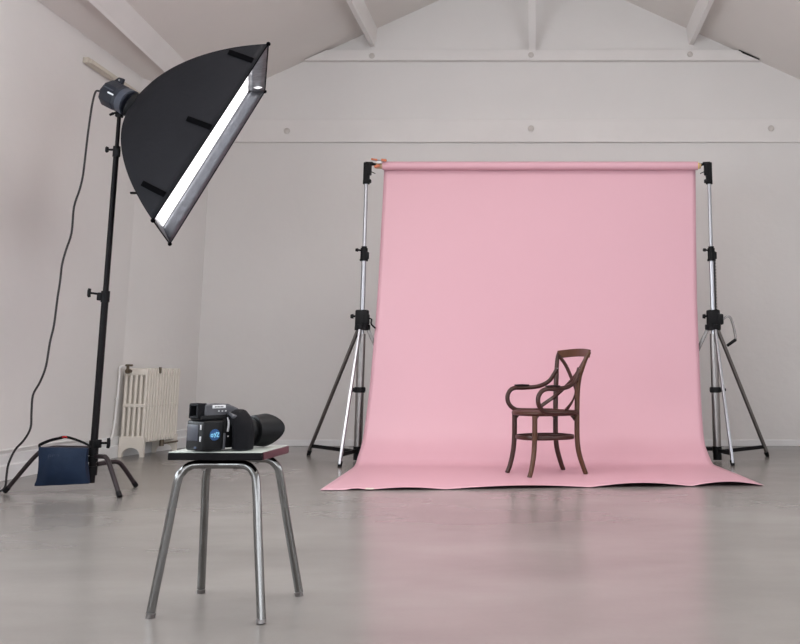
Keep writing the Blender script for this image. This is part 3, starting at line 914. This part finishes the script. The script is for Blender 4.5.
# small tab on the outer rod and a white plate painting diffuser light that shows through at the upper far corner
p_ = dome(3.0, .80); bm = nb(); box(bm, p_ + V((-.012, -.01, -.004)), (.035, .02, .012), bev=.003); obj('tab', bm, 'fabric2', sb)
p_ = at(258.8, 87.2, 6.30)
bm = nb(); vs = [bm.verts.new(at(u_, v_, 6.50)) for u_, v_ in ((252.8, 87.5), (256.5, 86.1), (262.5, 87.2), (258, 89))]; bm.faces.new(vs)
r_ = bmesh.ops.extrude_face_region(bm, geom=bm.faces[:])
for v in [g_ for g_ in r_['geom'] if isinstance(g_, bmesh.types.BMVert)]: v.co.y += .004
obj('mark', bm, 'white', sb, smooth=False)
bm = nb(); lathe(bm, ringc - nrm * .03, nrm, [(0, .062), (.01, .082), (.03, .086), (.05, .08)], 24); obj('speed_ring', bm, 'black', sb)

# flash head
fd = (ringc - at(108.5, 92.5, 6.08)).normalized(); fl = (ringc - at(108.5, 92.5, 6.08)).length
fh = thing('flash_head', 'dark cylindrical studio flash head on the black stand, fitted behind the softbox', 'studio flash', at(108.5, 92.5, 6.08))
o0 = at(108.5, 92.5, 6.08)
bm = nb(); lathe(bm, o0, fd, [(0, .072), (.006, .088), (.02, .094), (.11, .094), (.115, .088), (fl - .02, .084)], 10); body = obj('housing', bm, 'flash', fh, bevel=.003)
side_ = fd.cross(V((0, 0, 1))).normalized(); upv = side_.cross(fd).normalized()
if side_.y > 0: side_n = -side_
else: side_n = side_
bm = nb(); lathe(bm, o0 + fd * (fl - .075), fd, [(0, .086), (.001, .090), (.05, .090), (.051, .084)], 24); obj('front_band', bm, 'flash2', body)
for (s0, s1, h_, m_, nm) in ((.075, .125, .004, 'white', 'name_print'), (.02, .11, .003, 'flash2', 'side_stripe')):
    off = .006 if nm == 'name_print' else .030
    c0 = o0 + fd * (s0 + s1) / 2 + side_n * .0915 + upv * off
    rot = Matrix((fd, side_n, fd.cross(side_n))).transposed()
    bm = nb(); box(bm, c0, (s1 - s0, .004, h_ * 2.6), rot); obj(nm, bm, m_, body, smooth=False)
# rear grip on top
bm = nb(); q = o0 + fd * .03 + upv * .092
rot = Matrix((fd, side_n, upv)).transposed()
prism(bm, [q - side_n * .012 + fd * -.03 + upv * -.012, q - side_n * .012 + fd * .045 + upv * -.012, q - side_n * .012 + fd * .035 + upv * .035, q - side_n * .012 + fd * .0 + upv * .030], side_n * .026)
gr = obj('handle', bm, 'flash', fh, bevel=.004)
bm = nb(); lathe(bm, q + side_n * .012 + fd * .015 + upv * .014, side_n, [(0, .007), (.004, .007)], 10); obj('screw', bm, 'alu', gr)
# tilt bracket to the stand
bm = nb()
top_ = H(2.42); jn = at(119.5, 104, 6.03)
box(bm, (jn + top_) / 2 + V((.0, 0, .02)), (.042, .05, (jn - top_).length + .05), bev=.006)
brk = obj('tilt_bracket', bm, 'flash2', fh, bevel=.002)
bm = nb(); c0 = H(2.405); box(bm, c0, (.04, .045, .06), bev=.006); obj('stand_socket', bm, 'black', brk)
bm = nb(); c0 = at(119, 112, 6.03); cyl(bm, c0, at(112, 113.8, 6.02), .007); tube(bm, [at(113.5, 113.3, 6.02), at(109.5, 115, 6.01)], [.010, .008], 8); obj('tilt_lever', bm, 'black', brk)
bm = nb(); lathe(bm, jn + V((.004, -.022, -.01)), (0, -1, 0), [(0, .012), (.008, .012), (.01, .008)], 12); obj('pivot_bolt', bm, 'alu', brk)

# power cable
cp_ = [(103, 92.5), (99, 91), (95.5, 92), (92.5, 103), (90.5, 115), (88, 133), (86, 150), (83, 175), (79.5, 190), (74, 207), (71.5, 233), (66, 250), (62, 265), (60, 282), (57.5, 298), (54, 325), (50, 342), (46, 366), (40, 382), (33, 395), (31.5, 412), (30.5, 428), (24, 440), (15, 450), (8.5, 464), (6.5, 476), (5, 487)]
pts = [at(u, v, 6.10 - .02 * min(i, 4)) for i, (u, v) in enumerate(cp_)]
pts += [V((pts[-1].x - .03, pts[-1].y - .02, .008)), V((pts[-1].x - .12, pts[-1].y - .08, .006)), V((pts[-1].x - .4, pts[-1].y - .1, .006))]
bm = nb(); tube(bm, smooth_path(pts, 4), .0068, 8); mark(obj('power_cable', bm, 'cable'), 'black power cable hanging from the flash head down to the floor at far left', 'cable')

# ------------------------------------------------------------------ stool
ST = V((-1.000, 3.150, 0)); SR = R(-2)
SH = .491
stl = thing('stool', 'square stool with grey-green laminate top and four bent chrome legs in the foreground', 'stool', ST, SR)
def spart(n, bm, m_, par=None, **k): return obj(n, bm, m_, par or stl, world=False, **k)
HS = .147
HD = .136
bm = nb(); box(bm, (0, HD - HS, SH - .001), (HS * 2 - .004, HD * 2 - .004, .003), bev=.001); spart('seat_top', bm, 'lam')
bm = nb(); box(bm, (0, HD - HS, SH - .0135), (HS * 2, HD * 2, .022), bev=0); st_ = spart('seat', bm, 'edge', bevel=.003)
st_.data.materials.append(M['maroon'])
bm = nb(); box(bm, (HS + .0008, HD - HS + .004, SH - .013), (.0035, HD * 2 - .014, .0225), bev=.001); spart('edge_band', bm, 'maroon', label='worn maroon edge band')
inv = Matrix.Rotation(-SR, 3, 'Z')
feet = [(-1.186, 3.042), (-.830, 2.974), (-.807, 3.326), (-1.148, 3.369)]
for i, (fx, fy) in enumerate(feet):
    f = inv @ (V((fx, fy, 0)) - ST); f.z = 0
    sx = -1 if f.x < 0 else 1; sy = -1 if f.y < 0 else 1
    zt = SH - .041
    K = V((sx * .124, sy * .118, zt - .055))
    c0 = V((sx * .0006, sy * .098, zt))
    pts = [c0, V((sx * .060, sy * .102, zt)), V((sx * .088, sy * .106, zt - .003)), V((sx * .110, sy * .111, zt - .020)), K, K.lerp(f, .4), f + V((0, 0, .012))]
    pts = smooth_path(pts, 6)
    bm = nb(); tube(bm, pts, .0132, 14); lg = spart('leg', bm, 'chrome')
    bm = nb(); u_ = (pts[-2] - pts[-1]).normalized(); cyl(bm, f + V((0, 0, .001)), f + u_ * .016, .0142, .0142, seg=14); spart('foot_cap', bm, 'gun', lg)
    bm = nb(); lathe(bm, V((sx * .050, sy * .102, SH - .054)), (0, 0, -1), [(0, .006), (.004, .006), (.006, .003)], 10); spart('screw', bm, 'gun', lg)

# ------------------------------------------------------------------ camera on the stool
# local frame: +x to the camera's right as seen from behind, +y along the lens, +z up
CR = R(-39)
CB = at(184.8, 449.3, 3.035); CB.z = SH + .0015
cmr = thing('digital_camera', 'bulky black medium-format digital camera with lens hood lying on the stool', 'camera', CB, CR)
def kpart(n, bm, m_, par=None, **k):
    for v in bm.verts: v.co.z *= .975
    return obj(n, bm, m_, par or cmr, world=False, **k)
W_ = .100; DB = .072
bm = nb(); box(bm, (W_ / 2, DB / 2, .049), (W_, DB, .094), bev=.008, seg=3); bkk = kpart('digital_back', bm, 'camb')
bm = nb(); box(bm, (.040, -.0005, .058), (.060, .002, .050), bev=.0008); kpart('screen', bm, 'screen', bkk)
for z in (.076, .040):
    bm = nb(); box(bm, (.085, -.001, z), (.006, .004, .016), bev=.001); kpart('button', bm, 'lgrey', bkk)
bm = nb(); box(bm, (.060, -.001, .012), (.014, .003, .007), bev=.001); kpart('button', bm, 'bluetext', bkk)
# blue disc print on the right side of the back
bm = nb(); lathe(bm, (W_ - .001, .038, .052), (1, 0, 0), [(0, .0175), (.0022, .0175)], 24); dsc = kpart('round_logo', bm, 'bluedot', bkk, label='round blue logo')
S_ = [((0, .1), (.0, .55)), ((0, .55), (.45, .6)), ((.45, .6), (.45, 0)), ((.45, 0), (0, .1)),
      ((.7, .8), (1.0, .3)), ((1.25, 1), (.85, -.2)),
      ((1.35, .85), (1.85, .85)), ((1.85, .85), (1.35, 0)), ((1.35, 0), (1.9, 0))]
bm = nb()
for a, b2 in S_:
    A = V((W_ + .0018, .0245 + a[0] * .0145, .046 + a[1] * .014)); B = V((W_ + .0018, .0245 + b2[0] * .0145, .046 + b2[1] * .014))
    sweep_rect(bm, [A, B], .0028, .0012, V((1, 0, 0)))
kpart('logo_letters', bm, 'cyan', dsc, smooth=False)
# body between back and lens
bm = nb(); box(bm, (W_ / 2 - .002, DB + .045, .055), (.092, .095, .094), bev=.010, seg=3); bod = kpart('body', bm, 'camb')
bm = nb(); box(bm, (W_ / 2, DB + .002, .030), (.098, .010, .050), bev=.003); kpart('mount_ring', bm, 'camg', bod)
bm = nb(); tube(bm, smooth_path([(W_ - .004, DB + .012, .104), (W_ + .002, DB + .012, .085), (W_ - .002, DB + .012, .06)], 4), .0035, 8); kpart('release_lever', bm, 'lgrey', bod)
bm = nb(); bmesh.ops.create_uvsphere(bm, u_segments=8, v_segments=6, radius=.0025, matrix=Matrix.Translation((W_ + .0015, DB + .012, .045))); kpart('strap_stud', bm, 'lgrey', bod)
# hand grip
bm = nb()
pts = [(W_ + .022, DB + .052, .004), (W_ + .024, DB + .052, .03), (W_ + .024, DB + .05, .068), (W_ + .018, DB + .048, .088), (W_ + .010, DB + .045, .102), (W_ - .002, DB + .045, .109)]
tube(bm, smooth_path(pts, 4), [.024 + .003 * math.sin(i * .3) for i in range(21)], 16, ry=.036, up=V((0, 1, 0)))
grp = kpart('grip', bm, 'rubber')
bm = nb(); lathe(bm, (W_ + .010, DB + .062, .108), (0, .2, 1), [(0, .010), (.006, .010), (.008, .008)], 14); kpart('shutter_button', bm, 'camg', grp)
bm = nb(); box(bm, (W_ + .006, DB + .040, .108), (.040, .060, .014), (R(-8), R(20), 0), bev=.006); kpart('control_panel', bm, 'camg', grp)
# prism viewfinder
bm = nb()
prof = [(.012, .104), (.012, .146), (.05, .149), (.095, .146), (.130, .132), (.155, .112), (.155, .100)]
prism(bm, [V((.020, y, z)) for y, z in prof], (.060, 0, 0)); vf = kpart('viewfinder', bm, 'camg', bevel=.007)
bm = nb(); box(bm, (.050, .075, .104), (.070, .150, .016), bev=.005); kpart('viewfinder_base', bm, 'camb', vf)
bm = nb()
# hollow square eyecup
for (cx, cz, sx, sz) in ((.050, .1455, .052, .008), (.050, .106, .052, .008), (.0275, .126, .008, .042), (.0725, .126, .008, .042)):
    box(bm, (cx, .006, cz), (sx, .030, sz), bev=.003)
box(bm, (.050, .016, .126), (.046, .006, .038))
kpart('eyecup', bm, 'rubber', vf)
bm = nb(); box(bm, (.0812, .060, .138), (.002, .046, .010), bev=.0009); pl = kpart('name_plate', bm, 'white', vf, label='white name plate')
for y_ in (.060, .072, .084):
    bm = nb(); box(bm, (.0812, y_, .124), (.003, .005, .004), bev=.001); kpart('small_button', bm, 'lgrey', vf)
bm = nb()
for k in range(6): box(bm, (.0824, .046 + k * .0052, .138), (.0006, .0032, .0045))
kpart('plate_letters', bm, 'camg', pl, smooth=False)
# lens
LY = DB + .092
lx, lz = W_ / 2 - .002, .0545
bm = nb(); lathe(bm, (lx, LY - .006, lz), (0, 1, 0), [(0, .041), (.012, .041), (.014, .038), (.045, .038), (.046, .0405), (.098, .0405), (.099, .037), (.108, .037)], 32); ln = kpart('lens', bm, 'camb')
bm = nb()
for k in range(36):
    an = 2 * PI * k / 36
    box(bm, (lx + .0405 * math.cos(an), LY + .060, lz + .0405 * math.sin(an)), (.003, .034, .003), (0, -an, 0))
kpart('focus_ring', bm, 'rubber', ln, smooth=False)
# petal hood
bm = nb(); NH = 48; hood = []
y0 = LY + .042
for k in range(NH):
    an = 2 * PI * k / NH
    petal = .070 + .022 * math.cos(2 * (an - PI / 2)) if True else 0
    petal = .068 + .021 * math.cos(2 * an - .3)
    row = []
    for r_, yy in ((.0435, 0), (.0505, .004), (.0515, .02), (.0545, petal), (.0525, petal), (.0495, .02), (.0435, .006)):
        row.append(bm.verts.new((lx + r_ * math.cos(an), y0 + yy, lz + r_ * math.sin(an))))
    hood.append(row)
for k in range(NH):
    a, b2 = hood[k], hood[(k + 1) % NH]
    for j in range(7): bm.faces.new((a[j], a[(j + 1) % 7], b2[(j + 1) % 7], b2[j]))
hd = kpart('lens_hood', bm, 'camb', ln)
bm = nb(); bmesh.ops.create_uvsphere(bm, u_segments=8, v_segments=6, radius=.0028, matrix=Matrix.Translation((lx + .034, y0 + .02, lz + .034))); kpart('index_mark', bm, 'white', hd)
bm = nb(); lathe(bm, (lx, LY + .099, lz), (0, 1, 0), [(0, .034), (.004, .028), (.007, .016), (.008, .004)], 24); kpart('front_glass', bm, 'glass', ln)

# ------------------------------------------------------------------ light
w = bpy.data.worlds.new('world'); bpy.context.scene.world = w; w.use_nodes = True
w.node_tree.nodes['Background'].inputs[0].default_value = (.80, .88, 1.0, 1)
w.node_tree.nodes['Background'].inputs[1].default_value = 1.6
# flash tube's modelling lamp behind the diffuser lights the place through it
ld = bpy.data.lights.new('softbox_light', 'AREA'); ld.shape = 'RECTANGLE'; ld.size = hu * 1.8; ld.size_y = hw * 1.8; ld.energy = 22; ld.color = (1, .98, .97)
lo = bpy.data.objects.new('softbox_light', ld); C.objects.link(lo)
lo.location = cen - nrm * (lipd - .012)
zz = -nrm; xx = eu; yy_ = (-nrm * -1).cross(xx) * -1
lo.rotation_euler = Matrix((eu, (-nrm).cross(eu), -nrm)).transposed().to_euler()

sc = bpy.context.scene
sc.view_settings.view_transform = 'Standard'
sc.view_settings.look = 'None'
sc.view_settings.gamma = 1
sc.view_settings.use_curve_mapping = False
sc.view_settings.exposure = -.26
sc.cycles.max_bounces = 10
sc.cycles.diffuse_bounces = 6
